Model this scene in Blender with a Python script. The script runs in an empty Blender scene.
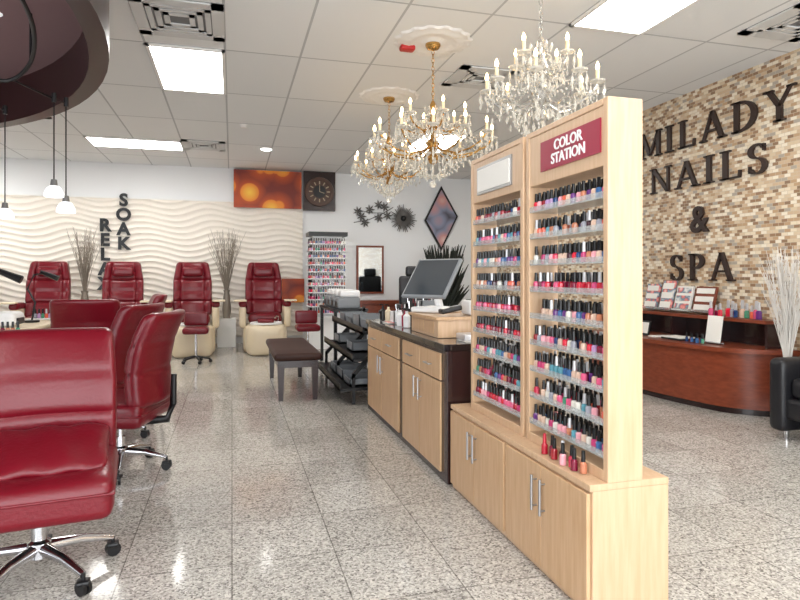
import bpy, bmesh, math, random
from mathutils import Vector, Matrix
random.seed(7)
scene=bpy.context.scene
try:
    scene.view_settings.view_transform='Standard'
except Exception: pass
pi=math.pi
def lin(c):
    return tuple(((x/255)/12.92 if x/255<=0.04045 else (((x/255)+0.055)/1.055)**2.4) for x in c)
def mat(name,rgb,rough=0.5,metal=0.0,emit=0,trans=0.0,coat=0,bump=0,bscale=50,spec=0.5,ecol=None,ior=1.45):
    m=bpy.data.materials.new(name); m.use_nodes=True
    nt=m.node_tree; b=nt.nodes['Principled BSDF']
    c=lin(rgb)+(1,)
    b.inputs['Base Color'].default_value=c
    b.inputs['Roughness'].default_value=rough
    b.inputs['Metallic'].default_value=metal
    b.inputs['Transmission Weight'].default_value=trans
    b.inputs['Coat Weight'].default_value=coat
    b.inputs['Specular IOR Level'].default_value=spec
    b.inputs['IOR'].default_value=ior
    if emit:
        b.inputs['Emission Color'].default_value=(lin(ecol)+(1,)) if ecol else c
        b.inputs['Emission Strength'].default_value=emit
    if bump:
        n=nt.nodes.new('ShaderNodeTexNoise'); n.inputs['Scale'].default_value=bscale
        bp=nt.nodes.new('ShaderNodeBump'); bp.inputs['Strength'].default_value=bump; bp.inputs['Distance'].default_value=0.01
        tc=nt.nodes.new('ShaderNodeTexCoord')
        nt.links.new(tc.outputs['Object'],n.inputs['Vector'])
        nt.links.new(n.outputs['Fac'],bp.inputs['Height']); nt.links.new(bp.outputs['Normal'],b.inputs['Normal'])
    return m
def ramp(nt,stops,interp='LINEAR'):
    r=nt.nodes.new('ShaderNodeValToRGB'); r.color_ramp.interpolation=interp
    e=r.color_ramp.elements
    e[0].position=stops[0][0]; e[0].color=lin(stops[0][1])+(1,)
    e[1].position=stops[-1][0]; e[1].color=lin(stops[-1][1])+(1,)
    for p,c in stops[1:-1]:
        x=e.new(p); x.color=lin(c)+(1,)
    return r
def woodmat(name,c1,c2,rough=0.4,scale=(14,14,1.2),coat=0):
    m=mat(name,c1,rough,coat=coat); nt=m.node_tree; b=nt.nodes['Principled BSDF']
    tc=nt.nodes.new('ShaderNodeTexCoord'); mp=nt.nodes.new('ShaderNodeMapping'); mp.inputs['Scale'].default_value=scale
    n=nt.nodes.new('ShaderNodeTexNoise'); n.inputs['Scale'].default_value=4; n.inputs['Detail'].default_value=5
    r=ramp(nt,[(0.3,c2),(0.7,c1)])
    nt.links.new(tc.outputs['Object'],mp.inputs['Vector']); nt.links.new(mp.outputs[0],n.inputs['Vector'])
    nt.links.new(n.outputs['Fac'],r.inputs['Fac']); nt.links.new(r.outputs['Color'],b.inputs['Base Color'])
    return m

# ---------- materials
BIRCH=woodmat('birch_wood',(208,176,144),(196,162,128),0.33)
BIRCH_D=woodmat('birch_door',(204,170,134),(190,152,114),0.33)
DARKW=mat('dark_wood',(44,24,24),0.25,coat=0.3)
CHERRY=woodmat('cherry_wood',(134,66,42),(112,50,32),0.3,scale=(3,3,10))
BLACK=mat('black_plastic',(22,22,24),0.35)
BLKGR=mat('black_granite',(30,24,26),0.12,coat=0.5)
CHROME=mat('chrome',(210,210,214),0.15,metal=1)
STEEL=mat('brushed_steel',(170,170,172),0.35,metal=1)
REDL=mat('red_leather',(108,14,28),0.30,bump=0.15,bscale=60)
CREAM=mat('cream_fibreglass',(222,206,178),0.3)
WHITE=mat('white_paint',(240,240,238),0.6)
WHITEPL=mat('white_plastic',(236,236,236),0.35)
WALLW=mat('wall_white',(238,239,240),0.85,bump=0.03,bscale=80)
PANELW=mat('wave_panel',(238,231,220),0.6)
MAUVE=mat('soffit_mauve',(126,98,102),0.7)
MAROON=mat('soffit_brown',(42,16,18),0.35,coat=0.15)
ACRYL=mat('clear_acrylic',(240,244,244),0.1,trans=0.75,ior=1.2)
CRYSTAL=mat('crystal',(240,236,226),0.04,trans=0.6,ior=1.55,emit=0.05)  # faint glow put into the crystal, which is no lamp itself
GOLD=mat('gold_metal',(196,154,90),0.25,metal=0.9)
GLASS=mat('glass_arm',(215,213,208),0.06,trans=0.6,metal=0.3)
BULB=mat('candle_bulb',(255,214,150),0.4,emit=30,ecol=(255,212,150))
CANDLE=mat('candle_sleeve',(240,222,184),0.5)
TROFF=mat('troffer_diffuser',(255,255,255),0.5,emit=19.5,ecol=(255,253,248))
GREYP=mat('grey_plastic',(130,134,138),0.4)
LEATHERB=mat('black_leather',(28,28,32),0.38,bump=0.1,bscale=60)
LETTER=mat('letter_bronze',(48,34,30),0.45)
PAPER=mat('paper',(236,234,228),0.7)
SCREEN=mat('screen',(60,66,72),0.08,coat=1)
SIGNR=mat('sign_magenta',(150,22,56),0.3)
GLASSW=mat('lamp_glass',(236,236,240),0.2,emit=0.9)
GREEN=mat('dark_leaf',(34,40,34),0.6)
SILVER=mat('silver_twig',(150,140,128),0.45,metal=0.2)
WHTWIG=mat('white_twig',(214,210,204),0.6)
BENCHL=mat('bench_leather',(56,34,28),0.5,spec=0.3)
MIRROR=mat('mirror',(205,212,216),0.04,metal=1)
VENTD=mat('vent_dark',(120,122,124),0.6)
VENTM=mat('vent_metal',(214,216,216),0.5)
DECOR=mat('decor_pewter',(110,108,106),0.4,metal=0.4)
cols=[(176,20,44),(214,36,60),(220,90,130),(120,16,50),(230,160,170),(190,60,110),(100,50,120),(60,100,150),(90,150,165),(216,184,164),(190,120,90),(220,215,205),(60,20,34),(224,104,80),(150,150,160),(30,60,110),(180,146,190),(70,140,110),(214,56,86),(150,30,40)]
BOT=[mat('polish_%d'%i,c,0.12,coat=0.6) for i,c in enumerate(cols)]
CAP=mat('bottle_cap',(18,18,20),0.25)
CAPW=mat('bottle_cap_silver',(205,205,208),0.3,metal=0.5)

# floor
FLOOR=mat('granite_floor',(190,188,186),0.11,spec=0.7); nt=FLOOR.node_tree; b=nt.nodes['Principled BSDF']
tc=nt.nodes.new('ShaderNodeTexCoord')
vo=nt.nodes.new('ShaderNodeTexVoronoi'); vo.inputs['Scale'].default_value=120
sc_=nt.nodes.new('ShaderNodeSeparateColor')
r1=ramp(nt,[(0.0,(112,107,104)),(0.16,(158,153,148)),(0.5,(186,182,176)),(0.8,(206,202,195)),(1.0,(222,218,211))])
nt.links.new(tc.outputs['Object'],vo.inputs['Vector']); nt.links.new(vo.outputs['Color'],sc_.inputs[0]); nt.links.new(sc_.outputs[0],r1.inputs['Fac'])
bk=nt.nodes.new('ShaderNodeTexBrick'); bk.offset=0.0; bk.squash=1
for k,v in (('Scale',1.0),('Mortar Size',0.003),('Brick Width',0.45),('Row Height',0.45),('Bias',0.0),('Mortar Smooth',0.1)): bk.inputs[k].default_value=v
bk.inputs['Color1'].default_value=(0.82,0.81,0.80,1); bk.inputs['Color2'].default_value=(1,1,1,1); bk.inputs['Mortar'].default_value=(0.42,0.41,0.40,1)
nt.links.new(tc.outputs['Object'],bk.inputs['Vector'])
mx=nt.nodes.new('ShaderNodeMix'); mx.data_type='RGBA'; mx.blend_type='MULTIPLY'; mx.inputs[0].default_value=1
nt.links.new(r1.outputs['Color'],mx.inputs[6]); nt.links.new(bk.outputs['Color'],mx.inputs[7]); nt.links.new(mx.outputs[2],b.inputs['Base Color'])
# ceiling
CEIL=mat('ceiling_tiles',(225,227,227),0.9); nt=CEIL.node_tree; b=nt.nodes['Principled BSDF']
tc=nt.nodes.new('ShaderNodeTexCoord'); mp=nt.nodes.new('ShaderNodeMapping'); mp.inputs['Location'].default_value=(0.06,-0.33,0)
bk=nt.nodes.new('ShaderNodeTexBrick'); bk.offset=0.0; bk.squash=1
for k,v in (('Scale',1.0),('Mortar Size',0.010),('Brick Width',0.66),('Row Height',1.3),('Mortar Smooth',0.0)): bk.inputs[k].default_value=v
bk.inputs['Color1'].default_value=lin((238,240,240))+(1,); bk.inputs['Color2'].default_value=lin((232,235,236))+(1,); bk.inputs['Mortar'].default_value=lin((190,193,195))+(1,)
nt.links.new(tc.outputs['Object'],mp.inputs['Vector']); nt.links.new(mp.outputs[0],bk.inputs['Vector']); nt.links.new(bk.outputs['Color'],b.inputs['Base Color'])
# mosaic wall
MOS=mat('mosaic_brick',(200,170,130),0.5); nt=MOS.node_tree; b=nt.nodes['Principled BSDF']
tc=nt.nodes.new('ShaderNodeTexCoord'); sx=nt.nodes.new('ShaderNodeSeparateXYZ'); cx=nt.nodes.new('ShaderNodeCombineXYZ')
nt.links.new(tc.outputs['Object'],sx.inputs[0]); nt.links.new(sx.outputs['Y'],cx.inputs['X']); nt.links.new(sx.outputs['Z'],cx.inputs['Y'])
bk=nt.nodes.new('ShaderNodeTexBrick'); bk.offset=0.5; bk.squash=1
for k,v in (('Scale',1.0),('Mortar Size',0.0018),('Brick Width',0.062),('Row Height',0.031),('Mortar Smooth',0.0),('Bias',0.0)): bk.inputs[k].default_value=v
bk.inputs['Color1'].default_value=(0,0,0,1); bk.inputs['Color2'].default_value=(1,1,1,1); bk.inputs['Mortar'].default_value=(0.5,0.5,0.5,1)
nt.links.new(cx.outputs[0],bk.inputs['Vector'])
r=ramp(nt,[(0.0,(150,118,90)),(0.14,(200,174,144)),(0.30,(224,210,186)),(0.42,(184,152,118)),(0.54,(210,190,160)),(0.66,(140,112,88)),(0.74,(170,160,148)),(0.84,(230,220,202))],'CONSTANT')
nt.links.new(bk.outputs['Color'],r.inputs['Fac'])
mx=nt.nodes.new('ShaderNodeMix'); mx.data_type='RGBA'; mx.inputs[7].default_value=lin((198,184,162))+(1,)
nt.links.new(bk.outputs['Fac'],mx.inputs[0]); nt.links.new(r.outputs['Color'],mx.inputs[6]); nt.links.new(mx.outputs[2],b.inputs['Base Color'])
# abstract art
def artmat(name,stops,scale):
    m=mat(name,(200,100,20),0.4); nt=m.node_tree; b=nt.nodes['Principled BSDF']
    tc=nt.nodes.new('ShaderNodeTexCoord'); v=nt.nodes.new('ShaderNodeTexVoronoi'); v.inputs['Scale'].default_value=scale
    r=ramp(nt,stops); nt.links.new(tc.outputs['Object'],v.inputs['Vector']); nt.links.new(v.outputs['Distance'],r.inputs['Fac']); nt.links.new(r.outputs['Color'],b.inputs['Base Color'])
    return m
ART=artmat('orange_bokeh',[(0.0,(255,206,70)),(0.45,(236,138,34)),(0.5,(190,76,18)),(0.9,(120,34,14))],2.8)
ART2=artmat('poster_print',[(0.0,(236,214,206)),(0.3,(206,150,146)),(0.6,(140,146,170)),(0.9,(70,64,70))],3)
BROCH=artmat('brochure_print',[(0.0,(240,236,230)),(0.4,(226,120,110)),(0.6,(90,130,150)),(0.9,(230,225,220))],14)

# ---------- mesh builder
class MB:
    def __init__(s): s.v=[];s.f=[];s.mi=[];s.mats=[]; s.M=Matrix.Identity(4)
    def add(s,vs,fs,m):
        if m not in s.mats: s.mats.append(m)
        k=s.mats.index(m); o=len(s.v)
        s.v+=[s.M@Vector(p) for p in vs]
        s.f+=[[i+o for i in f] for f in fs]; s.mi+=[k]*len(fs)
    def box(s,x0,x1,y0,y1,z0,z1,m):
        s.add([(x0,y0,z0),(x1,y0,z0),(x1,y1,z0),(x0,y1,z0),(x0,y0,z1),(x1,y0,z1),(x1,y1,z1),(x0,y1,z1)],
              [(0,3,2,1),(4,5,6,7),(0,1,5,4),(1,2,6,5),(2,3,7,6),(3,0,4,7)],m)
    def rbox(s,c,size,r,m,fn=None,div=4,R=None):
        h=[x/2 for x in size]; r=min([r]+[x*0.999 for x in h])
        def co(hh):
            a=[-hh,-hh+r*0.12,-hh+r*0.4,-hh+r]; L=2*(hh-r)
            mid=[-hh+r+L*i/div for i in range(1,div)] if L>0.01 else []
            return a+mid+[hh-r,hh-r*0.4,hh-r*0.12,hh] if L>1e-4 else a+[hh-r*0.4,hh-r*0.12,hh]
        C=[co(x) for x in h]; idx={}; vs=[]; fs=[]
        def V(p):
            k=(round(p[0],5),round(p[1],5),round(p[2],5))
            if k in idx: return idx[k]
            q=Vector([max(-(h[i]-r),min(h[i]-r,p[i])) for i in range(3)])
            d=Vector(p)-q
            if d.length>1e-9: d=d.normalized()*r
            w=q+d
            if fn: w=Vector(fn(w))
            if R: w=R@w
            idx[k]=len(vs); vs.append(w+Vector(c)); return idx[k]
        for ax in range(3):
            a,bb=[(1,2),(2,0),(0,1)][ax]
            for sg in (-1,1):
                for i in range(len(C[a])-1):
                    for j in range(len(C[bb])-1):
                        ps=[]
                        for (u,v) in ((i,j),(i+1,j),(i+1,j+1),(i,j+1)):
                            p=[0,0,0]; p[ax]=sg*h[ax]; p[a]=C[a][u]; p[bb]=C[bb][v]; ps.append(V(p))
                        if sg<0: ps.reverse()
                        if len(set(ps))>2: fs.append(ps)
        s.add(vs,fs,m)
    def lathe(s,prof,c,m,seg=16,scall=0,sn=0):
        vs=[];fs=[];n=len(prof)
        for j in range(seg):
            t=2*pi*j/seg; k=1+(scall*math.cos(sn*t) if scall else 0)
            for r_,z in prof: vs.append((c[0]+r_*k*math.cos(t),c[1]+r_*k*math.sin(t),c[2]+z))
        for j in range(seg):
            j2=(j+1)%seg
            for i in range(n-1): fs.append((j*n+i,j2*n+i,j2*n+i+1,j*n+i+1))
        s.add(vs,fs,m)
    def tube(s,pts,r,m,seg=8,closed=False):
        pts=[Vector(p) for p in pts]; n=len(pts)
        rs=r if isinstance(r,(list,tuple)) else [r]*n
        vs=[];fs=[]
        for i,p in enumerate(pts):
            t=(pts[(i+1)%n] if (closed or i<n-1) else p)-(pts[i-1] if (closed or i>0) else p)
            if t.length<1e-9: t=Vector((0,0,1))
            t.normalize(); a=t.cross(Vector((0,0,1)) if abs(t.z)<0.95 else Vector((1,0,0))).normalized(); b_=t.cross(a)
            for j in range(seg):
                q=2*pi*j/seg; vs.append(p+a*math.cos(q)*rs[i]+b_*math.sin(q)*rs[i])
        for i in range(n if closed else n-1):
            i2=(i+1)%n
            for j in range(seg):
                j2=(j+1)%seg; fs.append((i*seg+j,i2*seg+j,i2*seg+j2,i*seg+j2))
        if not closed:
            fs.append(tuple(range(seg))); fs.append(tuple((n-1)*seg+j for j in reversed(range(seg))))
        s.add(vs,fs,m)
    def prism(s,poly,z0,z1,m):
        n=len(poly); vs=[(x,y,z0) for x,y in poly]+[(x,y,z1) for x,y in poly]
        fs=[tuple(reversed(range(n))),tuple(range(n,2*n))]+[(i,(i+1)%n,n+(i+1)%n,n+i) for i in range(n)]
        s.add(vs,fs,m)
    def octa(s,c,r,h,m):
        x,y,z=c
        s.add([(x+r,y,z),(x,y+r,z),(x-r,y,z),(x,y-r,z),(x,y,z+h),(x,y,z-h)],[(0,1,4),(1,2,4),(2,3,4),(3,0,4),(1,0,5),(2,1,5),(3,2,5),(0,3,5)],m)
    def sphere(s,c,r,m,seg=12):
        n=seg//2
        s.lathe([(r*math.sin(pi*i/n)+1e-5,-r*math.cos(pi*i/n)) for i in range(n+1)],c,m,seg)
    def text(s,body,size,ext,M,m,align='CENTER',off=0.0,spacing=1.0):
        cu=bpy.data.curves.new('t','FONT'); cu.body=body; cu.size=size; cu.extrude=ext; cu.align_x=align; cu.align_y='CENTER'; cu.offset=off; cu.space_line=spacing
        cu.resolution_u=4
        ob=bpy.data.objects.new('t',cu); scene.collection.objects.link(ob)
        dg=bpy.context.evaluated_depsgraph_get(); me=bpy.data.meshes.new_from_object(ob.evaluated_get(dg))
        s.add([M@v.co for v in me.vertices],[tuple(p.vertices) for p in me.polygons],m)
        bpy.data.objects.remove(ob); bpy.data.meshes.remove(me)
    def done(s,name,loc=(0,0,0),rz=0,smooth=35,bevel=0,parent=None):
        me=bpy.data.meshes.new(name); me.from_pydata([tuple(v) for v in s.v],[],s.f)
        for mm in s.mats: me.materials.append(mm)
        me.polygons.foreach_set('material_index',s.mi)
        bm=bmesh.new(); bm.from_mesh(me); bmesh.ops.recalc_face_normals(bm,faces=bm.faces); bm.to_mesh(me); bm.free()
        if smooth:
            me.polygons.foreach_set('use_smooth',[True]*len(me.polygons)); me.set_sharp_from_angle(angle=math.radians(smooth))
        me.update()
        ob=bpy.data.objects.new(name,me); scene.collection.objects.link(ob); ob.location=loc; ob.rotation_euler=(0,0,rz)
        if parent: ob.parent=parent
        if bevel:
            md=ob.modifiers.new('bevel','BEVEL'); md.width=bevel; md.segments=2; md.limit_method='ANGLE'; md.angle_limit=math.radians(50)
        return ob
def dup(ob,loc,rz=0,name=None):
    o=bpy.data.objects.new(name or ob.name.split('.')[0],ob.data); scene.collection.objects.link(o); o.location=loc; o.rotation_euler=(0,0,rz)
    return o

H=3.25; XL=-7.5; XR=4.8; YB=11.6; YF=-2.5
# ---------- room
def one(name,a,m,bevel=0):
    q=MB(); q.box(*a,m); return q.done(name,smooth=0,bevel=bevel)
one('floor',(XL,XR,YF,YB,-0.1,0),FLOOR)
one('ceiling',(XL,XR,YF,YB,H,H+0.1),CEIL)
one('wall_back',(XL,XR,YB,YB+0.1,0,H),WALLW)
one('wall_left',(XL-0.1,XL,YF,YB,0,H),WALLW)
one('wall_right',(XR,XR+0.1,YF,YB,0,H),MOS)
one('baseboard_back',(XL,XR,YB-0.015,YB,0,0.1),WHITE)
# storefront (behind the camera)
q=MB(); q.box(XL,XR,YF-0.1,YF,H-0.35,H,WALLW)
q.done('wall_front',smooth=0)
q=MB()
for i in range(9):
    x=XL+0.03+(XR-XL-0.12)*i/8; q.box(x,x+0.06,YF-0.1,YF-0.02,0,H-0.35,BLACK)
q.box(XL,XR,YF-0.1,YF-0.02,0,0.1,BLACK); q.box(XL,XR,YF-0.1,YF-0.02,2.2,2.26,BLACK)
q.done('window_1',smooth=0)

# wavy wall panels
q=MB(); x0,x1,z0,z1=-5.2,1.30,0.12,2.62; nx,nz=170,170
vs=[];fs=[]
for i in range(nx+1):
    for j in range(nz+1):
        x=x0+(x1-x0)*i/nx; z=z0+(z1-z0)*j/nz
        ph=z*2*pi/0.21+1.5*math.sin(x*5.2+0.8*math.sin(z*2.9))+0.9*math.sin(x*2.3+z*2.1)
        sv=math.sin(ph)
        vs.append((x,YB-0.05-0.028*(1-abs(sv))**1.4,z))
for i in range(nx):
    for j in range(nz):
        a=i*(nz+1)+j; fs.append((a,a+nz+1,a+nz+2,a+1))
q.add(vs,fs,PANELW); q.box(x0,x1,YB-0.02,YB-0.002,z0,z1,PANELW)
q.box(x0,x1,YB-0.075,YB-0.002,z1,z1+0.02,WHITE)
q.done('wave_wall_panel',smooth=70)

# troffers, vents
def troffer(x0,x1,y0,y1):
    q=MB(); q.box(x0+0.03,x1-0.03,y0+0.03,y1-0.03,H-0.012,H-0.004,TROFF)
    for a in ((x0,x1,y0,y0+0.03),(x0,x1,y1-0.03,y1),(x0,x0+0.03,y0,y1),(x1-0.03,x1,y0,y1)): q.box(*a,H-0.02,H-0.001,WHITE)
    q.done('ceiling_light_panel',smooth=0)
troffer(-0.72,-0.06,5.53,6.83); troffer(-2.04,-0.72,9.43,10.09); troffer(2.58,3.24,2.93,4.23)
troffer(0.6,1.26,0.33,1.63); troffer(-2.7,-2.04,-0.97,0.33); troffer(2.58,3.24,-1.5,-0.2); troffer(2.58,3.24,7.9,9.2); troffer(-5.34,-4.68,7.6,8.9)  # extra panels out of view, added to light the room
troffer(-4.7,-4.04,9.4,10.7)  # another unseen panel, added to brighten the back area
def vent(x0,x1,y0,y1):
    q=MB(); cx_,cy_=(x0+x1)/2,(y0+y1)/2; w=(x1-x0)/2; l=(y1-y0)/2
    q.box(x0,x1,y0,y1,H-0.006,H-0.001,VENTD)
    for k,t in ((1.0,0.09),(0.70,0.04),(0.52,0.04),(0.34,0.04)):
        a,b_=w*k,l*k
        z0_=H-0.018 ; z1_=H-0.004
        for s_ in ((-a,a,-b_,-b_+t),(-a,a,b_-t,b_),(-a,-a+t,-b_,b_),(a-t,a,-b_,b_)):
            q.box(cx_+s_[0],cx_+s_[1],cy_+s_[2],cy_+s_[3],z0_,z1_,VENTM)
    q.done('ceiling_vent',smooth=0)
vent(-0.72,-0.06,4.6,5.3); vent(-0.72,-0.1,9.3,9.95); vent(2.1,2.7,5.3,5.9); vent(4.0,4.6,3.4,4.0); vent(-2.9,-2.2,7.9,8.5)
q=MB(); q.lathe([(0.001,-0.012),(0.06,-0.012),(0.08,-0.004),(0.08,0)],(0.52,9.7,H),TROFF,24); q.done('recessed_downlight')
q=MB(); q.lathe([(0.001,-0.04),(0.04,-0.035),(0.05,0)],(0.15,8.2,H),WHITE); q.done('smoke_detector')
q=MB(); q.lathe([(0.001,-0.03),(0.07,-0.03),(0.08,0)],(2.9,5.2,H),VENTM); q.done('smoke_detector')
q=MB(); q.rbox((1.46,4.98,H-0.03),(0.13,0.09,0.05),0.02,mat('alarm_red',(180,30,30),0.4)); q.done('fire_alarm')

# ---------- round soffit
q=MB(); C=(-3.9,3.04,0); R=3.3
q.lathe([(R-0.1,2.46),(R,2.46),(R,H),(R-0.1,H),(R-0.1,2.46)],C,MAROON,96)
q.lathe([(0.001,2.78),(R-0.08,2.78),(R-0.08,2.82),(0.001,2.82)],C,MAUVE,96)
for ax,ay in ((-1.35,4.0),(-2.2,4.6),(-1.3,2.6),(-2.8,3.0)):
    q.lathe([(0.001,-0.004),(0.05,-0.004),(0.06,0)],(ax,ay,2.78),GLASSW,12)
q.done('round_ceiling_soffit')
# pendants
def W(u,v,d):
    a=(u-400)/600; return Vector((d*(0.2696+0.963*a),d*(0.963-0.2696*a),1.25+(276-v)*d/600))
q=MB()
tp=[(-0.98,3.15,2.62),(-1.02,3.6,2.58),(-1.13,3.95,2.5),(-1.3,4.1,2.42),(-1.5,4.0,2.44),(-1.7,4.1,2.46)]
pp=[]
for i in range(len(tp)-1):
    for k in range(6):
        t=k/6; p0=Vector(tp[max(i-1,0)]);p1=Vector(tp[i]);p2=Vector(tp[i+1]);p3=Vector(tp[min(i+2,len(tp)-1)])
        pp.append(0.5*((2*p1)+(p2-p0)*t+(2*p0-5*p1+4*p2-p3)*t*t+(3*p1-p0-3*p2+p3)*t**3))
pp.append(Vector(tp[-1])); q.tube(pp,0.012,BLACK)
for p in (tp[0],tp[2],tp[4]): q.tube([p,(p[0],p[1],2.78)],0.008,BLACK)
for b_ in (W(54,192,3.9),W(66,208,4.0),W(5,214,4.3)):
    n_=min(pp,key=lambda p:(p.x-b_.x)**2+(p.y-b_.y)**2)
    q.tube([(n_.x,n_.y,n_.z),(b_.x,b_.y,n_.z-0.03),(b_.x,b_.y,b_.z+0.05)],0.005,BLACK,6)
    q.tube([(b_.x,b_.y,n_.z+0.01),(b_.x,b_.y,n_.z-0.05)],0.016,BLACK,8)
    q.lathe([(0.001,0.085),(0.018,0.08),(0.024,0.035),(0.001,0.035)],b_,DECOR,12)
    q.lathe([(0.024,0.04),(0.040,0.028),(0.054,0.002),(0.060,-0.03),(0.054,-0.034),(0.046,-0.028),(0.001,0.01)],b_,GLASSW,18)
q.done('pendant_track_light')

# ---------- polish bottles helper
def bottle(q,x,y,z,s=1.0,seg=8,col=None,cap=None):
    c=col or random.choice(BOT); r_=0.0135*s
    q.lathe([(0.0005,0),(r_,0.001*s),(r_,0.036*s),(r_*0.45,0.045*s)],(x,y,z),c,seg)
    q.lathe([(r_*0.62,0.043*s),(r_*0.5,0.082*s),(0.0005,0.083*s)],(x,y,z),cap or (CAP if random.random()<0.85 else CAPW),seg)

# ---------- color station display
def display(y0,y1,p0,p1,header):
    emp=bpy.data.objects.new('nail_polish_display_cabinet',None); scene.collection.objects.link(emp); emp.location=(1.42,(y0+y1)/2,0)
    off=Vector((-1.42,-(y0+y1)/2,0))
    q=MB(); q.M=Matrix.Translation(off)
    bx0,bx1=1.25,1.59
    q.box(bx0+0.012,bx1,y0+0.001,y1-0.001,0.0,0.465,BIRCH); q.box(bx0,bx1+0.0,y0,y1,0.465,0.49,BIRCH)
    ym=(y0+y1)/2
    q.box(bx0-0.006,bx0+0.012,y0+0.012,ym-0.002,0.03,0.455,BIRCH_D); q.box(bx0-0.006,bx0+0.012,ym+0.002,y1-0.012,0.03,0.455,BIRCH_D)
    for s_ in (-1,1):
        yy=ym+s_*0.035
        q.tube([(bx0-0.03,yy,0.26),(bx0-0.03,yy,0.41)],0.006,STEEL)
        for z in (0.28,0.39): q.tube([(bx0-0.03,yy,z),(bx0-0.004,yy,z)],0.004,STEEL)
    px0,px1=1.325,1.475
    q.box(px0,px1,p0,p0+0.03,0.49,1.91,BIRCH); q.box(px0,px1,p1-0.03,p1,0.49,1.91,BIRCH)
    q.box(px0,px1,p0+0.03,p1-0.03,1.885,1.91,BIRCH); q.box(px0,px1,p0+0.03,p1-0.03,0.49,0.53,BIRCH)
    q.box(px0+0.004,px1-0.004,p0+0.03,p1-0.03,1.66,1.885,BIRCH)
    q.done('cabinet_frame',parent=emp,smooth=0,bevel=0.003)
    q=MB(); q.M=Matrix.Translation(off)
    b2=MB(); b2.M=Matrix.Translation(off)
    for i in range(9):
        z=0.578+0.121*i
        q.box(px0+0.004,px1-0.004,p0+0.032,p1-0.032,z-0.005,z,ACRYL)
        q.box(px0+0.002,px0+0.005,p0+0.032,p1-0.032,z-0.006,z+0.020,ACRYL)
        n=int((p1-p0-0.08)/0.034)
        base=random.choice([BOT[0:6],BOT[2:10],BOT[4:12],BOT[8:16],BOT,BOT,[BOT[i_] for i_ in (0,1,3,12,19,18)]])
        for k in range(n):
            y=p0+0.052+(p1-p0-0.104)*k/(n-1)
            for x in (px0+0.025,px0+0.062,px0+0.125):
                if random.random()<0.07: continue
                bottle(b2,x+random.uniform(-.003,.003),y+random.uniform(-.002,.002),z,1.0,8,random.choice(base))
    q.done('acrylic_shelves',parent=emp,smooth=0)
    b2.done('nail_polish_bottles',parent=emp)
    q=MB(); q.M=Matrix.Translation(off)
    if header:
        q.box(px0-0.002,px0+0.018,p0+0.045,p1-0.14,1.712,1.842,SIGNR)
        T=Matrix.Translation((px0-0.004,(p0+p1-0.095)/2,1.777))@Matrix(((0,0,-1,0),(-1,0,0,0),(0,1,0,0),(0,0,0,1)))
        q.text('COLOR\nSTATION',0.062,0.0015,T,WHITEPL,off=0.001,spacing=0.9)
    else:
        q.box(px0-0.004,px0+0.018,p0+0.12,p1-0.10,1.70,1.85,STEEL); q.box(px0-0.008,px0-0.003,p0+0.135,p1-0.115,1.715,1.835,PAPER)
    q.done('sign',parent=emp,smooth=0)
    return emp
display(1.91,2.61,1.91,2.545,True); display(2.61,3.35,2.575,3.22,False)
q=MB()
for k,(x,y) in enumerate([(1.285,2.30),(1.30,2.26),(1.285,2.22),(1.30,2.18),(1.28,2.145),(1.30,2.11),(1.285,2.07),(1.30,2.03)]):
    bottle(q,x,y,0.492,1.05,12,BOT[[0,3,19,12,4,18,3,10][k]],CAPW if k==3 else (BOT[0] if k==0 else CAP))
q.done('nail_polish_bottle_group')

# ---------- reception side counter
q=MB(); cx0,cx1,cy0,cy1=1.24,1.85,3.38,5.55
q.box(cx0,cx1,cy0,cy1,0.0,0.80,DARKW); q.box(cx0-0.02,cx1+0.02,cy0-0.005,cy1+0.02,0.80,0.84,BLKGR)
secs=[(3.47,4.32),(4.42,5.5)]
for a,b_ in secs:
    n=2; w=(b_-a)/n
    for i in range(n):
        y=a+i*w
        q.box(cx0-0.014,cx0,y+0.004,y+w-0.004,0.05,0.60,BIRCH_D); q.box(cx0-0.014,cx0,y+0.004,y+w-0.004,0.61,0.775,BIRCH_D)
        yy=y+w-0.05 if i==0 else y+0.05
        q.tube([(cx0-0.04,yy,0.42),(cx0-0.04,yy,0.57)],0.006,STEEL)
        for z in (0.44,0.55): q.tube([(cx0-0.04,yy,z),(cx0-0.012,yy,z)],0.004,STEEL)
        q.tube([(cx0-0.035,y+w/2-0.06,0.69),(cx0-0.035,y+w/2+0.06,0.69)],0.006,STEEL)
        for d_ in (-.05,.05): q.tube([(cx0-0.035,y+w/2+d_,0.69),(cx0-0.012,y+w/2+d_,0.69)],0.004,STEEL)
q.done('reception_counter',smooth=0,bevel=0.004)
q=MB(); q.box(1.30,1.72,3.72,4.32,0.842,0.96,BIRCH); q.box(1.28,1.74,3.70,4.34,0.96,0.98,BIRCH_D); q.box(1.296,1.30,3.80,4.0,0.86,0.945,BIRCH_D); q.box(1.296,1.30,4.02,4.24,0.86,0.945,BIRCH_D); q.done('wooden_riser_box',smooth=0,bevel=0.003)
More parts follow.
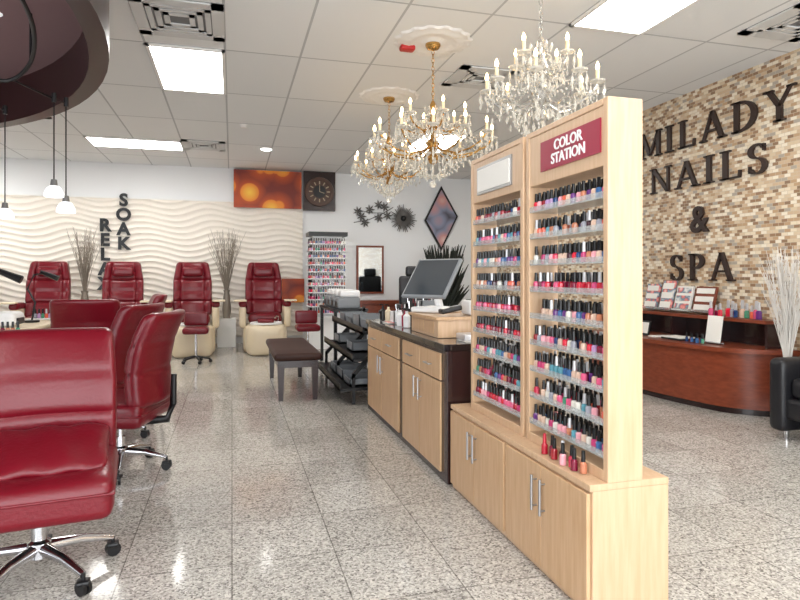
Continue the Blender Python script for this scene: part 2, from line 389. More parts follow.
# pos monitor
q=MB()
Rm=Matrix.Rotation(math.radians(34),4,'Z')
q.M=Matrix.Translation((1.42,4.20,0.982))@Rm
q.rbox((0.05,0.0,0.02),(0.26,0.28,0.04),0.015,WHITEPL)
q.tube([(0.10,0,0.03),(0.03,0,0.20)],0.03,WHITEPL)
T=Matrix.Rotation(math.radians(38),4,'Y')
q.M=q.M@Matrix.Translation((0.0,0,0.25))@T
q.rbox((0,0,0),(0.03,0.40,0.36),0.012,GREYP); q.box(-0.018,-0.0155,-0.18,0.18,-0.16,0.16,SCREEN)
q.done('point_of_sale_monitor')
q=MB(); q.rbox((1.62,3.83,1.035),(0.17,0.17,0.1),0.02,WHITEPL); q.box(1.56,1.61,3.78,3.88,1.075,1.09,BLACK); q.tube([(1.70,3.78,1.09),(1.66,3.76,1.14),(1.60,3.76,1.14)],0.018,BLACK); q.done('receipt_printer')
q=MB(); q.M=Matrix.Translation((1.42,3.80,1.0))@Matrix.Rotation(-0.2,4,'Y'); q.rbox((0,0,0.025),(0.15,0.08,0.035),0.012,BLACK); q.box(-0.06,-0.01,-0.03,0.03,0.041,0.044,PAPER); q.done('card_terminal')
q=MB(); q.rbox((1.5,3.55,0.866),(0.22,0.16,0.04),0.008,CAPW); q.box(1.38,1.62,3.43,3.60,0.842,0.845,PAPER); q.done('paper_tray')
q=MB()
for i,(x,y,h_) in enumerate([(1.45,4.75,0.14),(1.62,4.9,0.2),(1.42,5.05,0.1),(1.6,5.3,0.16)]):
    m_=[BLACK,GREYP,WHITEPL,BLACK][i]; q.box(x-.08,x+.08,y-.07,y+.07,0.842,0.85,m_)
    for a in ((-.08,.08,-.07,-.06),(-.08,.08,.06,.07),(-.08,-.07,-.07,.07),(.07,.08,-.07,.07)): q.box(x+a[0],x+a[1],y+a[2],y+a[3],0.842,0.842+h_,m_)
    for k in range(4): q.tube([(x-0.03+0.02*k,y,0.85),(x-0.04+0.027*k,y+0.01,0.842+h_+0.06)],0.005,[CHROME,BLACK,REDL,WHITEPL][k],6)
q.done('countertop_organizer',smooth=0)
q=MB()
for i,(x,y) in enumerate([(1.33,4.55),(1.34,4.63),(1.32,4.71),(1.36,5.25),(1.33,5.33)]):
    m_=[WHITEPL,SIGNR,WHITEPL,CREAM,BLACK][i]
    q.lathe([(0.001,0),(0.028,0.002),(0.03,0.09),(0.012,0.11),(0.012,0.13),(0.001,0.13)],(x,y,0.842),m_,12); q.tube([(x,y,0.965),(x,y,0.99),(x-0.03,y,0.99)],0.006,BLACK,6)
q.done('lotion_bottle_group',smooth=40)
q=MB(); q.box(1.28,1.42,4.95,5.15,0.842,0.848,PAPER); q.box(1.29,1.43,4.93,5.12,0.848,0.853,BROCH); q.done('leaflet_stack',smooth=0)

# ---------- tiered black rack with grey trays
q=MB()
for y in (5.75,6.62,7.5):
    for x in (1.14,1.62): q.box(x-0.015,x+0.015,y-0.015,y+0.015,0,0.30 if x<1.3 else 0.86,BLACK)
    q.add([(1.125,y-.015,.30),(1.635,y-.015,.86),(1.635,y-.015,.80),(1.125,y-.015,.24),(1.125,y+.015,.30),(1.635,y+.015,.86),(1.635,y+.015,.80),(1.125,y+.015,.24)],[(0,1,2,3),(7,6,5,4),(0,4,5,1),(3,2,6,7),(0,3,7,4),(1,5,6,2)],BLACK)
for (x0_,x1_,z) in ((1.0,1.5,0.14),(1.12,1.6,0.42),(1.22,1.66,0.68)):
    q.box(x0_,x1_,5.7,7.55,z,z+0.025,BLACK); q.box(x0_,x0_+0.012,5.7,7.55,z,z+0.07,BLACK)
for k in range(4):
    y=5.95+0.42*k
    for (x,z) in ((1.43,0.707),(1.36,0.447),(1.25,0.167)):
        if random.random()<0.25 and z<.5: continue
        hh=random.choice((0.07,0.1,0.13))
        q.box(x-0.14,x+0.14,y-0.16,y+0.16,z,z+0.02,GREYP)
        for a in ((-.14,.14,-.16,-.15),(-.14,.14,.15,.16),(-.14,-.13,-.16,.16),(.13,.14,-.16,.16)): q.box(x+a[0],x+a[1],y+a[2],y+a[3],z,z+hh,GREYP)
q.done('tiered_storage_rack',smooth=0)
q=MB()
q.box(1.25,1.7,7.6,8.9,0.79,0.825,BLACK)
for y in (7.65,8.85):
    for x in (1.28,1.67): q.box(x-.02,x+.02,y-.02,y+.02,0,0.79,BLACK)
for k in range(4):
    y=7.77+0.32*k; q.rbox((1.46,y,0.90),(0.3,0.25,0.15),0.03,GREYP); q.rbox((1.48,y,1.02),(0.26,0.23,0.09),0.03,WHITEPL); q.box(1.305,1.312,y-0.08,y+0.08,0.85,0.92,BLACK)
q.done('nail_dryer_table',smooth=40)

# ---------- bench
q=MB(); q.M=Matrix.Translation((-0.08,0.0,0)); q.rbox((0.72,6.8,0.44),(0.48,1.55,0.08),0.035,BENCHL)
q.box(0.52,0.92,6.08,7.52,0.33,0.40,DARKW)
for x in (0.55,0.89):
    for y in (6.1,7.5): q.add([(x-.022,y-.022,0),(x+.022,y-.022,0),(x+.022,y+.022,0),(x-.022,y+.022,0),(x-.035,y-.035,.36),(x+.035,y-.035,.36),(x+.035,y+.035,.36),(x-.035,y+.035,.36)],[(0,3,2,1),(4,5,6,7),(0,1,5,4),(1,2,6,5),(2,3,7,6),(3,0,4,7)],DARKW)
q.done('bench')

# ---------- office chair
def office(loc,rz,pillow=False,k0=0.0):
    q=MB()
    for i in range(5):
        t=2*pi*i/5+0.35; c,s_=math.cos(t),math.sin(t)
        q.tube([(0.03*c,0.03*s_,0.125),(0.16*c,0.16*s_,0.115),(0.29*c,0.29*s_,0.08)],[0.026,0.02,0.014],CHROME)
        cx_,cy_=0.29*c,0.29*s_
        q.tube([(cx_,cy_,0.05),(cx_,cy_,0.085)],0.008,BLACK)
        for k in (-1,1):
            a=Vector((cx_-s_*0.018*k,cy_+c*0.018*k,0.03)); b_=Vector((cx_-s_*0.004*k,cy_+c*0.004*k,0.03)); q.tube([a,b_],0.03,BLACK,14)
        q.rbox((cx_,cy_,0.05),(0.05,0.05,0.02),0.008,BLACK,div=1)
    q.lathe([(0.001,0.09),(0.045,0.09),(0.045,0.15),(0.03,0.16),(0.03,0.22),(0.018,0.22),(0.018,0.31),(0.001,0.31)],(0,0,0),CHROME,18)
    q.rbox((0,0.02,0.312),(0.2,0.26,0.04),0.012,BLACK)
    q.tube([(0.08,0.0,0.31),(0.22,0.0,0.31),(0.25,0.0,0.30)],0.007,BLACK)
    def fseat(p):
        x,y,z=p; yy=y/0.26
        if z>0: z+=-0.018*(1-(x/0.27)**2)*(1-yy*yy)
        z-=0.03*max(0,-yy)**3
        return (x,y,z)
    q.rbox((0,-0.03,0.405),(0.58,0.54,0.16),0.045,REDL,fn=fseat,div=8)
    q.rbox((0,-0.03,0.405),(0.588,0.548,0.012),0.006,REDL,div=8)
    def fback(p):
        x,y,z=p
        t=(z+0.29)/0.58
        y+=-0.09*(x/0.27)**2*0.6 + 0.16*t*t*0.6-0.035*math.sin(t*pi*1.0)
        for s0 in (0.36,0.68):
            g=math.exp(-((t-s0)/0.016)**2); y+= 0.015*g*(1 if p[1]<0 else -0.7)
        x*=1-0.10*max(0,t-0.6)/0.4*0.6
        return (x,y,z)
    q.rbox((0,0.25,0.715+k0),(0.57,0.10,0.58),0.04,REDL,fn=fback,div=26)
    q.tube([(0,0.10,0.31),(0,0.30,0.33),(0,0.335,0.43),(0,0.34,0.62)],[0.025,0.025,0.022,0.018],BLACK)
    if pillow:
        def fp(p):
            x,y,z=p; k=(1-(x/0.25)**2)*(1-(y/0.19)**2); return (x,y,z*(0.35+0.75*max(0,k))+0.006*math.sin(x*40+y*15))
        Rr=Matrix.Rotation(math.radians(18),3,'X')
        q.rbox((0.03,-0.01,0.525),(0.46,0.34,0.09),0.04,REDL,fn=fp,div=12,R=Rr)
    return q.done('red_office_chair',loc,rz,smooth=50)
office((-0.77,2.80,0),math.radians(8),True)
office((-0.69,4.2,0),math.radians(-104),k0=0.02)
office((-0.92,5.1,0),math.radians(-112),k0=0.03)
office((-1.18,5.85,0),math.radians(178),k0=0.05)
office((-1.05,6.9,0),math.radians(-80),k0=0.05)

# nail tables left
def ntable(x,y,L):
    q=MB()
    q.rbox((x,y,0.76),(0.6,L,0.04),0.015,CREAM)
    for s_ in (-1,1): q.rbox((x,y+s_*(L/2-0.1),0.37),(0.5,0.08,0.735),0.02,CREAM)
    q.box(x-0.2,x-0.16,y-L/2+.1,y+L/2-.1,0.2,0.7,CREAM)
    q.done('manicure_table')
    q=MB(); q.M=Matrix.Translation((x+0.10,y,0.782)); q.lathe([(0.001,0),(0.07,0),(0.07,0.02),(0.001,0.025)],(0,0,0),BLACK,16)
    q.tube([(0,0,0.02),(0.03,0,0.20),(-0.04,0,0.34),(0.02,0,0.48),(0.12,0,0.50)],0.010,BLACK); q.tube([(0.08,0,0.51),(0.24,0,0.44)],[0.018,0.03],BLACK); q.done('desk_lamp')
    q=MB(); q.rbox((x+0.02,y-0.45,0.85),(0.22,0.3,0.13),0.04,WHITEPL); q.rbox((x+0.13,y-0.45,0.83),(0.02,0.2,0.06),0.008,BLACK); q.done('uv_nail_lamp')
    q=MB()
    q.rbox((x+0.1,y+0.4,0.79),(0.3,0.2,0.012),0.005,WHITEPL)
    for k in range(6): bottle(q,x+0.02+0.035*k,y+0.4,0.797,1.2,8)
    q.rbox((x-0.1,y+0.2,0.81),(0.12,0.16,0.05),0.02,WHITE); q.done('manicure_supply_tray')
ntable(-1.80,4.9,1.5); ntable(-2.05,6.85,1.5)

# ---------- pedicure chairs
def pedi():
    q=MB()
    q.rbox((0,0.15,0.22),(0.70,0.75,0.44),0.07,CREAM)
    def fb(p):
        x,y,z=p; k=1-0.25*max(0,-y/0.3)**2; return (x*k,y,z)
    q.rbox((0,-0.46,0.24),(0.64,0.60,0.48),0.10,CREAM,fn=fb,div=6)
    q.lathe([(0.001,0.0),(0.15,0.0),(0.2,0.04),(0.23,0.06),(0.25,0.055),(0.25,0.03)],(0,-0.46,0.455),WHITEPL,24)
    q.tube([(0.2,-0.25,0.47),(0.2,-0.27,0.58),(0.16,-0.36,0.60),(0.14,-0.4,0.57)],0.013,CHROME)
    q.rbox((0,-0.30,0.52),(0.26,0.16,0.07),0.03,REDL)
    q.rbox((0,0.1,0.55),(0.54,0.55,0.16),0.06,REDL,div=5)
    def fback(p):
        x,y,z=p; t=(z+0.43)/0.86
        y+=0.20*t
        for s0 in (0.25,0.45,0.68):
            y+=(0.028 if p[1]<0 else 0)*math.exp(-((t-s0)/0.02)**2)
        k=1-0.16*max(0,t-0.65)/0.35 if t>0.65 else 1
        y-=0.05*(x/0.27)**2 if p[1]<0 else 0
        y+=0.02*math.exp(-((abs(x)-0.19)/0.014)**2) if p[1]<0 else 0
        return (x*k,y,z)
    q.rbox((0,0.36,1.04),(0.62,0.16,0.90),0.06,REDL,fn=fback,div=26)
    q.rbox((0,0.42,1.32),(0.34,0.12,0.17),0.055,REDL,div=4)
    for s_ in (-1,1):
        q.rbox((s_*0.36,0.12,0.58),(0.11,0.62,0.36),0.05,CREAM,div=4)
        q.rbox((s_*0.36,0.08,0.79),(0.13,0.58,0.11),0.05,REDL,div=4)
        q.rbox((s_*0.40,-0.24,0.85),(0.20,0.18,0.03),0.012,CREAM)
    return q.done('pedicure_chair',(0.53,10.3,0),math.radians(0),smooth=50)
p0=pedi()
for x,r_ in ((-0.62,3),(-1.70,4),(-2.79,5),(-4.0,6)): dup(p0,(x,10.35,0),math.radians(r_))
# low red stool
q=MB()
q.rbox((0,0,0.47),(0.36,0.34,0.10),0.045,REDL); q.rbox((0,0.17,0.62),(0.34,0.06,0.2),0.03,REDL)
for t in range(5):
    a=2*pi*t/5; q.tube([(0,0,0.1),(0.2*math.cos(a),0.2*math.sin(a),0.055)],0.014,BLACK); q.sphere((0.2*math.cos(a),0.2*math.sin(a),0.028),0.028,BLACK,10)
q.tube([(0,0,0.08),(0,0,0.43)],0.02,CHROME)
q0=q.done('technician_stool',(1.1,9.1,0),smooth=50); dup(q0,(-0.50,9.1,0))

# twig vases
def twigs(q,base,n,h,spread,m,r=0.004):
    for i in range(n):
        a=random.uniform(0,2*pi); s_=random.uniform(0.15,1)*spread; hh=h*random.uniform(0.7,1)
        pts=[Vector(base)]
        for k in range(1,7):
            t=k/6; w=0.02*t
            pts.append(Vector(base)+Vector((math.cos(a)*s_*t**1.5*(0.55 if spread<0.31 else 1)+random.uniform(-w,w),math.sin(a)*s_*t**1.5*(1 if spread<0.31 else 0.5)+random.uniform(-w,w),hh*t)))
        q.tube(pts,[r*(1-0.6*k/6) for k in range(7)],m,4)
        for k in (3,4,5):
            d_=Vector((random.uniform(-.06,.06),random.uniform(-.05,.05),0.12)); q.tube([pts[k],pts[k]+d_],[r*0.6,r*0.3],m,4)
def vase(x,y,zb,h,n,spread,m,name,vm,th=1.0,r=0.004):
    q=MB()
    if zb>0: q.box(x-0.16,x+0.16,y-0.16,y+0.16,0,zb,WHITE)
    q.lathe([(0.001,0),(0.06,0),(0.075,h*0.3),(0.06,h*0.75),(0.045,h*0.9),(0.06,h),(0.05,h),(0.04,h*0.9),(0.001,h*0.5)],(x,y,zb),vm,20)
    twigs(q,(x,y,zb+h*0.6),n,th,spread,m,r); q.done(name,smooth=50)
vase(-0.09,11.12,0.5,0.5,44,0.36,SILVER,'twig_vase',SILVER,1.3,0.006)
vase(-2.38,11.12,0.5,0.5,44,0.32,SILVER,'twig_vase',SILVER,1.3,0.006)
vase(4.50,3.98,0.0,0.55,90,0.30,WHTWIG,'white_branch_vase',GREYP,1.18,0.005)

# pictures, clock etc on the back wall
q=MB(); q.box(0.03,1.27,YB-0.14,YB-0.10,2.52,3.22,ART); q.box(0.04,1.26,YB-0.10,YB-0.001,2.66,3.19,DARKW); q.done('orange_wall_art',smooth=0)
q=MB(); q.box(0.90,1.32,YB-0.14,YB-0.10,0.75,1.2,ART); q.done('orange_wall_art',smooth=0)
one('trim_1',(1.31,1.92,YB-0.12,YB,2.5,H),DARKW)
q=MB(); cc=Vector((1.61,YB-0.125,2.86))
q.M=Matrix.Translation(cc)@Matrix.Rotation(pi/2,4,'X')
q.lathe([(0.001,0),(0.27,0),(0.28,0.02),(0.27,0.04),(0.22,0.04),(0.21,0.02),(0.001,0.02)],(0,0,0),mat('clock_wood',(84,58,46),0.4),36)
q.lathe([(0.001,0.022),(0.11,0.022),(0.12,0.03),(0.001,0.03)],(0,0,0),BLACK,24)
CLN=mat('clock_numerals',(196,178,150),0.5)
for i in range(12):
    a=i*pi/6; c,s_=math.cos(a),math.sin(a); q.tube([(0.14*c,0.14*s_,0.03),(0.20*c,0.20*s_,0.03)],0.011,CLN,6)
q.tube([(0,0,0.04),(0.0,0.12,0.04)],0.006,CLN,6); q.tube([(0,0,0.04),(0.09,-0.03,0.04)],0.006,CLN,6)
q.done('wall_clock')
def vword(word,x,ztop,step,name):
    q=MB()
    for i,c in enumerate(word):
        q.text(c,0.30,0.012,Matrix.Translation((x,YB-0.10,ztop-step*i))@Matrix.Rotation(pi/2,4,'X')@Matrix.Diagonal((1.0,1,1,1)),BLACK,off=0.012)
    q.done(name,smooth=0)
vword('SOAK',-1.84,2.58,0.255,'soak_wall_lettering')
vword('RELAX',-2.14,2.13,0.255,'relax_wall_lettering')
# freestanding polish tower
q=MB(); rx0,rx1,ry0,ry1=1.26,1.90,10.15,10.6
q.box(rx0,rx1,ry0+0.10,ry1,0.0,0.55,WHITEPL); q.box(rx0+0.07,rx1-0.07,ry0+0.11,ry1-0.04,0.55,1.95,WHITEPL)
q.box(rx0-0.01,rx1+0.01,ry0-0.01,ry1+0.01,1.93,2.0,BLACK)
q.box(rx0,rx1,ry0+0.02,ry1,0.53,0.56,WHITEPL)
for i in range(11):
    z=0.62+0.118*i; q.box(rx0,rx1,ry0,ry1-0.02,z-0.010,z,WHITEPL)
    for k in range(15): bottle(q,rx0+0.04+k*0.04,ry0+0.04,z,1.15,6)
    for k in range(8): bottle(q,rx0+0.03,ry0+0.10+k*0.04,z,1.15,6)
q.done('nail_polish_tower')
# metal flower decor
q=MB(); c0=Vector((3.30,YB-0.03,2.40))
for i in range(40):
    a=2*pi*i/40; L=0.28*random.uniform(0.7,1.05); q.tube([c0,c0+Vector((math.cos(a)*L,-0.04,math.sin(a)*L))],[0.024,0.006],DECOR,5)
q.sphere(c0+Vector((0,-0.04,0)),0.06,BLACK,10)
q.done('metal_starburst_wall_decor')
q=MB()
for (x,z) in ((2.38,2.52),(2.52,2.30),(2.62,2.56),(2.80,2.40),(2.92,2.62),(2.80,2.66),(2.98,2.45),(2.45,2.42)):
    for i in range(7):
        a=2*pi*i/7; p=Vector((x,YB-0.03,z)); e=p+Vector((math.cos(a)*0.10,-0.02,math.sin(a)*0.10)); q.tube([p,(p+e)/2,e],[0.005,0.018,0.004],DECOR,5)
q.tube([(2.3,YB-.02,2.30),(2.6,YB-.02,2.36),(2.9,YB-.02,2.50),(3.1,YB-.02,2.62)],0.008,DECOR,5)
q.tube([(2.4,YB-.02,2.55),(2.6,YB-.02,2.5),(2.9,YB-.02,2.50)],0.006,DECOR,5)
q.done('metal_flower_wall_decor')
# salon mirror
q=MB(); q.box(2.35,2.9,YB-0.05,YB-0.005,0.9,1.85,CHERRY); q.box(2.39,2.86,YB-0.056,YB-0.05,0.94,1.81,MIRROR); q.done('wall_mirror',smooth=0)
q=MB(); q.box(2.3,3.2,YB-0.45,YB-0.06,0.72,0.78,CHERRY); q.box(2.32,2.38,YB-0.45,YB-0.06,0,0.72,CHERRY); q.box(3.12,3.18,YB-0.45,YB-0.06,0,0.72,CHERRY); q.box(2.4,3.1,YB-0.4,YB-0.06,0.5,0.72,CHERRY); q.done('styling_station',smooth=0)
# diamond poster
q=MB(); q.M=Matrix.Translation((4.1,YB-0.05,2.42))@Matrix.Rotation(pi/2,4,'X')
q.prism([(-0.36,-0.05),(0.0,-0.66),(0.36,0.05),(0.0,0.66)],0,0.03,BLACK); q.prism([(-0.32,-0.045),(0.0,-0.58),(0.32,0.045),(0.0,0.58)],0.03,0.034,ART2); q.done('diamond_poster',smooth=0)
# dark plant
q=MB(); px,py=3.75,10.4
q.lathe([(0.001,0),(0.16,0),(0.2,0.4),(0.19,0.4),(0.001,0.36)],(px,py,0),BLACK,20)
for i in range(320):
    a=random.uniform(0,2*pi); e=random.uniform(0.1,1.0); L=random.uniform(0.5,1.45)
    p=Vector((px,py,0.38)); e1=p+Vector((math.cos(a)*e*0.25,math.sin(a)*e*0.2,L*0.6)); e2=p+Vector((math.cos(a)*e*0.48,math.sin(a)*e*0.4,L))
    q.tube([p,e1,e2],[0.006,0.034,0.006],GREEN,4)
q.done('potted_plant',smooth=50)
# black salon chair
q=MB(); q.rbox((3.0,9.6,0.55),(0.55,0.55,0.12),0.05,LEATHERB); q.rbox((3.0,9.85,0.95),(0.52,0.12,0.6),0.05,LEATHERB); q.rbox((3.0,9.86,1.33),(0.28,0.1,0.18),0.045,LEATHERB)
for s_ in (-1,1): q.rbox((3.0+s_*0.3,9.62,0.75),(0.07,0.45,0.06),0.025,LEATHERB); q.tube([(3.0+s_*0.3,9.75,0.55),(3.0+s_*0.3,9.75,0.74)],0.015,CHROME)
q.lathe([(0.001,0),(0.3,0),(0.3,0.02),(0.04,0.05),(0.04,0.5),(0.001,0.5)],(3.0,9.6,0),CHROME,24); q.done('salon_chair',smooth=50)

# ---------- brick wall lettering
def strokes(q,segs,ox,oy,h,M,m):
    def quad(pts2,):
        n=len(pts2); vs=[M@Vector((ox+p[0]*h,oy+p[1]*h,0)) for p in pts2]+[M@Vector((ox+p[0]*h,oy+p[1]*h,0.03)) for p in pts2]
        fs=[tuple(reversed(range(n))),tuple(range(n,2*n))]+[(i,(i+1)%n,n+(i+1)%n,n+i) for i in range(n)]
        q.add(vs,fs,m)
    for s_ in segs:
        if s_[0]=='l':
            _,x0,y0,x1,y1,w=s_
            if abs(y1-y0)<1e-6: quad([(x0,y0-w/2),(x1,y0-w/2),(x1,y0+w/2),(x0,y0+w/2)])
            else: quad([(x0-w/2,y0),(x0+w/2,y0),(x1+w/2,y1),(x1-w/2,y1)])
        else:
            _,cx_,cy_,rx,ry,a0,a1,w=s_; n=14
            for k in range(n):
                t0=math.radians(a0+(a1-a0)*k/n); t1=math.radians(a0+(a1-a0)*(k+1)/n)
                f=lambda t,d:(cx_+(rx+d)*math.cos(t),cy_+(ry+d*0.8)*math.sin(t))
                def ww(t): return w/2*(0.45+0.55*abs(math.cos(t)))
                quad([f(t0,-ww(t0)),f(t0,ww(t0)),f(t1,ww(t1)),f(t1,-ww(t1))])
T_=0.15; t_=0.08; se=0.055
def sf(x,y,w=0.3): return ('l',x-w/2,y+(se/2 if y<0.5 else -se/2),x+w/2,y+(se/2 if y<0.5 else -se/2),se)
L={
'M':(1.05,[('l',.14,0,.14,1,t_),('l',.14,1,.52,.08,T_),('l',.52,.08,.9,1,t_),('l',.9,0,.9,1,T_),sf(.14,0,.26),sf(.9,0,.3),sf(.12,1,.22),sf(.93,1,.24)]),
'I':(.42,[('l',.2,0,.2,1,T_),sf(.2,0,.34),sf(.2,1,.34)]),
'L':(.75,[('l',.2,0,.2,1,T_),sf(.2,0,.34),sf(.2,1,.34),('l',.2,se/2,.68,se/2,se),('l',.65,0,.67,.25,.06)]),
'A':(.95,[('l',.12,0,.45,1,t_),('l',.8,0,.45,1,T_),('l',.25,.34,.66,.34,.07),sf(.12,0,.26),sf(.8,0,.3)]),
'D':(.9,[('l',.2,0,.2,1,T_),sf(.2,0,.3),sf(.2,1,.3),('a',.3,.5,.46,.46,-90,90,.17),('l',.2,.04,.32,.04,.07),('l',.2,.96,.32,.96,.07)]),
'Y':(.9,[('l',.45,0,.45,.48,T_),('l',.45,.45,.14,1,T_),('l',.45,.45,.76,1,t_),sf(.45,0,.32),sf(.14,1,.28),sf(.78,1,.24)]),
'N':(.95,[('l',.16,0,.16,1,t_),('l',.16,1,.8,0,T_),('l',.8,0,.8,1,t_),sf(.16,0,.26),sf(.14,1,.26),sf(.8,1,.26)]),
'S':(.65,[('a',.3,.74,.2,.22,25,270,.14),('a',.3,.26,.22,.24,-155,90,.14),('l',.49,.72,.49,.95,.05),('l',.08,.05,.08,.28,.05)]),
'P':(.75,[('l',.2,0,.2,1,T_),sf(.2,0,.34),sf(.2,1,.3),('a',.3,.72,.3,.25,-90,90,.16),('l',.2,.47,.32,.47,.06),('l',.2,.97,.32,.97,.06)]),
}
q=MB()
def word(w,ystart,yend,z0,h,gap=0.14):
    tot=sum(L[c][0]+gap for c in w)*h; width=ystart-yend; sc=width/tot
    x=0
    for c in w:
        M=Matrix.Translation((XR-0.035,ystart,z0))@Matrix(((0,0,1,0),(-1,0,0,0),(0,1,0,0),(0,0,0,1)))
        strokes(q,L[c][1],x,0,h,M@Matrix.Diagonal((sc,1,1,1)),LETTER); x+=(L[c][0]+gap)*h
word('MILADY',6.25,4.09,2.655,0.30); word('NAILS',6.06,4.36,2.215,0.29); word('SPA',5.72,4.76,1.20,0.29)
q.text('&',0.40,0.015,Matrix.Translation((XR-0.02,5.28,1.84))@Matrix(((0,0,-1,0),(-1,0,0,0),(0,1,0,0),(0,0,0,1))),LETTER,off=0.006)
q.done('salon_name_lettering',smooth=0)

# ---------- cherry reception desk
q=MB()
def curve(off):
    pts=[]
    for k in range(25):
        t=k/24; y=4.12+off*-1+ (2.2+off*2)*t
        x=4.38-0.22*math.sin(min(1,t*1.6)*pi/2)-off + 0.30*max(0,(0.2-t)/0.2)**2
        pts.append((x,y))
    return pts
q.prism([(XR-0.01,4.12)]+curve(0.0)+[(XR-0.01,6.32)],0.06,0.56,CHERRY)
q.prism([(XR-0.01,4.14)]+curve(-0.04)+[(XR-0.01,6.28)],0.0,0.06,DARKW)
q.prism([(XR-0.01,4.09)]+curve(0.03)+[(XR-0.01,6.35)],0.56,0.60,CHERRY)
q.box(4.56,XR-0.01,4.25,6.3,0.82,0.85,CHERRY)
for y in (4.25,4.85,5.45,6.0,6.27): q.box(4.58,XR-0.01,y,y+0.03,0.60,0.82,DARKW)
q.box(4.76,XR-0.01,4.25,6.3,0.60,0.82,DARKW)
q.done('reception_desk',smooth=30)
q=MB()
for k,(y,w,h_,c) in enumerate([(5.95,.22,.30,BROCH),(5.70,.2,.34,BROCH),(5.44,.24,.28,PAPER),(5.14,.28,.28,CHERRY)]):
    q.M=Matrix.Translation((4.68,y,0.868))@Matrix.Rotation(0.25,4,'Y')
    q.box(0,0.02,-w/2,w/2,0,h_,c)
    q.box(-0.05,0.02,-w/2,w/2,0,0.02,ACRYL)
    for j in range(3): q.box(-0.008,-0.001,-w/2+0.02,w/2-0.02,0.03+j*h_/3.2,0.03+j*h_/3.2+h_/5,PAPER if c is not PAPER else BROCH)
q.done('brochure_rack',smooth=0)
q=MB()
for k in range(11): bottle(q,4.64+random.uniform(-.03,.03),4.94-0.055*k,0.852,random.uniform(1.2,2.1),8,None,CAPW)
q.done('lotion_bottle_group')
q=MB(); q.M=Matrix.Translation((4.42,4.72,0.612))@Matrix.Rotation(0.15,4,'Y'); q.box(0,0.01,-0.09,0.09,0,0.26,PAPER); q.box(-0.03,0.05,-0.09,0.09,0,0.01,ACRYL); q.done('menu_stand',smooth=0)
q=MB(); q.box(4.3,4.5,5.0,5.28,0.602,0.62,BLACK); q.box(4.32,4.5,5.03,5.3,0.62,0.63,PAPER); q.box(4.3,4.48,5.36,5.48,0.602,0.615,PAPER); q.done('magazine_stack',smooth=0)
q=MB()
for k in range(7): bottle(q,4.34+0.02*(k%2),5.02-0.035*k-0.06,0.602,1.1,8)
q.done('nail_polish_bottle_group')
q=MB(); q.M=Matrix.Translation((4.34,5.64,0.606))@Matrix.Rotation(0.2,4,'Y'); q.box(0,0.012,-0.11,0.11,0,0.16,BLACK); q.box(-0.003,0,-0.09,0.09,0.02,0.14,PAPER); q.done('tabletop_sign',smooth=0)

# black armchair
q=MB(); ax,ay=4.38,3.36
q.rbox((ax,ay,0.40),(0.62,0.46,0.16),0.05,LEATHERB); q.rbox((ax+0.3,ay,0.58),(0.14,0.66,0.6),0.05,LEATHERB)
q.rbox((ax,ay,0.24),(0.66,0.6,0.16),0.03,LEATHERB)
for s_ in (-1,1): q.rbox((ax-0.02,ay+s_*0.30,0.34),(0.70,0.14,0.56),0.05,LEATHERB)
for sx_ in (-1,1):
    for sy_ in (-1,1): q.tube([(ax+sx_*0.28,ay+sy_*0.28,0),(ax+sx_*0.28,ay+sy_*0.28,0.08)],[0.016,0.024],CHROME)
q.done('black_armchair',smooth=50)

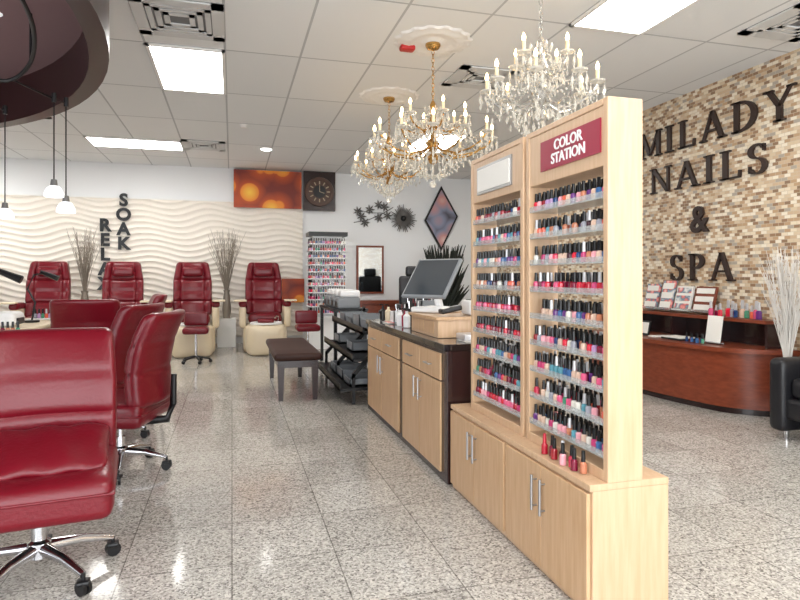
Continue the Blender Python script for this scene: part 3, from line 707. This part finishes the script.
# ---------- chandeliers
def chandelier(x,y,z0,R,arms,metal,up,name='chandelier'):
    q=MB(); q.M=Matrix.Translation((x,y,0))
    q.lathe([(0.001,-0.16),(0.03,-0.15),(0.05,-0.10),(0.02,-0.06),(0.045,-0.02),(0.06,0.02),(0.025,0.06),(0.018,0.12),(0.05,0.17),(0.03,0.22),(0.015,0.27),(0.035,0.33),(0.012,0.38),(0.001,0.39)],(0,0,z0),metal,16)
    zt=z0+0.39
    n=int((H-0.04-zt)/0.035)
    for i in range(n):
        z=zt+ (H-0.04-zt)*(i+0.5)/n
        pts=[(0.012*math.cos(a)*(1 if i%2 else 0),0.012*math.cos(a)*(0 if i%2 else 1),z+0.023*math.sin(a)) for a in [2*pi*k/8 for k in range(8)]]
        q.tube(pts,0.003,metal,5,closed=True)
    q.lathe([(0.012,-0.05),(0.05,-0.04),(0.065,-0.015),(0.065,0)],(0,0,H-0.025),metal,20)
    def tier(Ra,n,za,ph,sc):
        for i in range(n):
            t=2*pi*i/n+ph; c,s_=math.cos(t),math.sin(t)
            prof=[(0.03,0.0),(0.2*Ra,-0.05*sc),(0.45*Ra,-0.085*sc),(0.7*Ra,-0.06*sc),(0.9*Ra,-0.01*sc),(Ra,0.05*sc)]
            q.tube([(r_*c,r_*s_,za+z) for r_,z in prof],0.0075,metal,7)
            q.lathe([(0.005,0.03),(0.045,0.045),(0.05,0.055),(0.02,0.05),(0.001,0.05)],(Ra*c,Ra*s_,za+0.01),CRYSTAL,12)
            q.lathe([(0.012,0),(0.012,0.075),(0.001,0.076)],(Ra*c,Ra*s_,za+0.055),CANDLE,10)
            q.lathe([(0.001,0),(0.009,0.005),(0.013,0.02),(0.008,0.036),(0.001,0.052)],(Ra*c,Ra*s_,za+0.132),BULB,8)
            for k in range(6):
                a=2*pi*k/6; bx,by=Ra*c+0.047*math.cos(a),Ra*s_+0.047*math.sin(a)
                q.octa((bx,by,za+0.035),0.006,0.009,CRYSTAL); q.octa((bx,by,za+0.0),0.012,0.032,CRYSTAL)
                if k%2: q.octa((bx,by,za-0.05),0.009,0.022,CRYSTAL)
            for j in range(6):
                r_=Ra*(0.2+0.14*j); z=za-0.1*sc-0.02-(0.02 if j%2 else 0); q.octa((r_*c,r_*s_,z),0.010,0.028,CRYSTAL)
            for k in range(14):
                f=k/13; r_=0.04*(1-f)+Ra*0.95*f; z=(z0+0.30)*(1-f)+(za+0.06)*f-0.13*math.sin(f*pi)*sc
                q.octa((r_*c,r_*s_,z),0.0085,0.011,CRYSTAL)
            t2=t+2*pi/n
            for dz in (0.10,0.05):
                for k in range(1,10):
                    f=k/10; px_=Ra*(c*(1-f)+math.cos(t2)*f)*(1 if dz==.1 else .8); py_=Ra*(s_*(1-f)+math.sin(t2)*f)*(1 if dz==.1 else .8)
                    q.octa((px_,py_,za+0.03-dz*math.sin(f*pi)),0.008,0.011,CRYSTAL)
            for k in range(11):
                f=k/10; r_=Ra*0.6*(1-f)+0.03*f; z=za-0.08*sc-0.18*f-0.06*math.sin(f*pi)
                q.octa((r_*c,r_*s_,z),0.010,0.013,CRYSTAL)
    tier(R,arms,z0,0.2,1.0)
    if up: tier(R*0.55,up,z0+0.17,0.5,0.7)
    for rr,zz,nn in ((0.16,-0.16,14),(0.10,-0.22,10),(0.06,-0.27,6)):
        for i in range(nn):
            t=2*pi*i/nn; q.octa((rr*math.cos(t),rr*math.sin(t),z0+zz),0.013,0.036,CRYSTAL)
    for rr,zz,nn in ((0.07,0.31,8),(0.09,0.20,10)):
        for i in range(nn):
            t=2*pi*i/nn; q.octa((rr*math.cos(t),rr*math.sin(t),z0+zz),0.010,0.026,CRYSTAL)
    q.sphere((0,0,z0-0.33),0.03,CRYSTAL,12)
    q.done(name,smooth=0)
    m=MB(); m.M=Matrix.Translation((x,y,H)); m.lathe([(0.001,-0.024),(0.08,-0.024),(0.10,-0.010),(0.17,-0.012),(0.20,-0.024),(0.24,-0.02),(0.27,-0.008),(0.31,-0.016),(0.33,-0.001)],(0,0,0),WHITE,96,0.035,16); m.done('ceiling_medallion',smooth=50)
chandelier(1.9,3.45,2.40,0.345,8,GLASS,4)
chandelier(1.65,4.85,2.36,0.50,12,GOLD,6)
chandelier(1.68,6.45,2.42,0.38,10,GOLD,5)

# ---------- camera + lights
cam=bpy.data.cameras.new('camera'); co=bpy.data.objects.new('camera',cam); scene.collection.objects.link(co); scene.camera=co
co.location=(0,0,1.25); co.rotation_euler=(pi/2,0,-math.atan(0.28)); cam.sensor_width=36; cam.lens=600/800*36; cam.shift_y=-24/800; cam.clip_start=0.05
w=bpy.data.worlds.new('world'); scene.world=w; w.use_nodes=True; bg=w.node_tree.nodes['Background']; bg.inputs[0].default_value=(0.92,0.96,1,1); bg.inputs[1].default_value=3.0
al=bpy.data.lights.new('window_daylight','AREA'); al.shape='RECTANGLE'; al.size=11; al.size_y=2.7; al.energy=350; al.color=(0.95,0.98,1)
ao=bpy.data.objects.new('window_daylight',al); scene.collection.objects.link(ao); ao.location=(-1.3,YF-0.2,1.6); ao.rotation_euler=(math.radians(90),0,0)
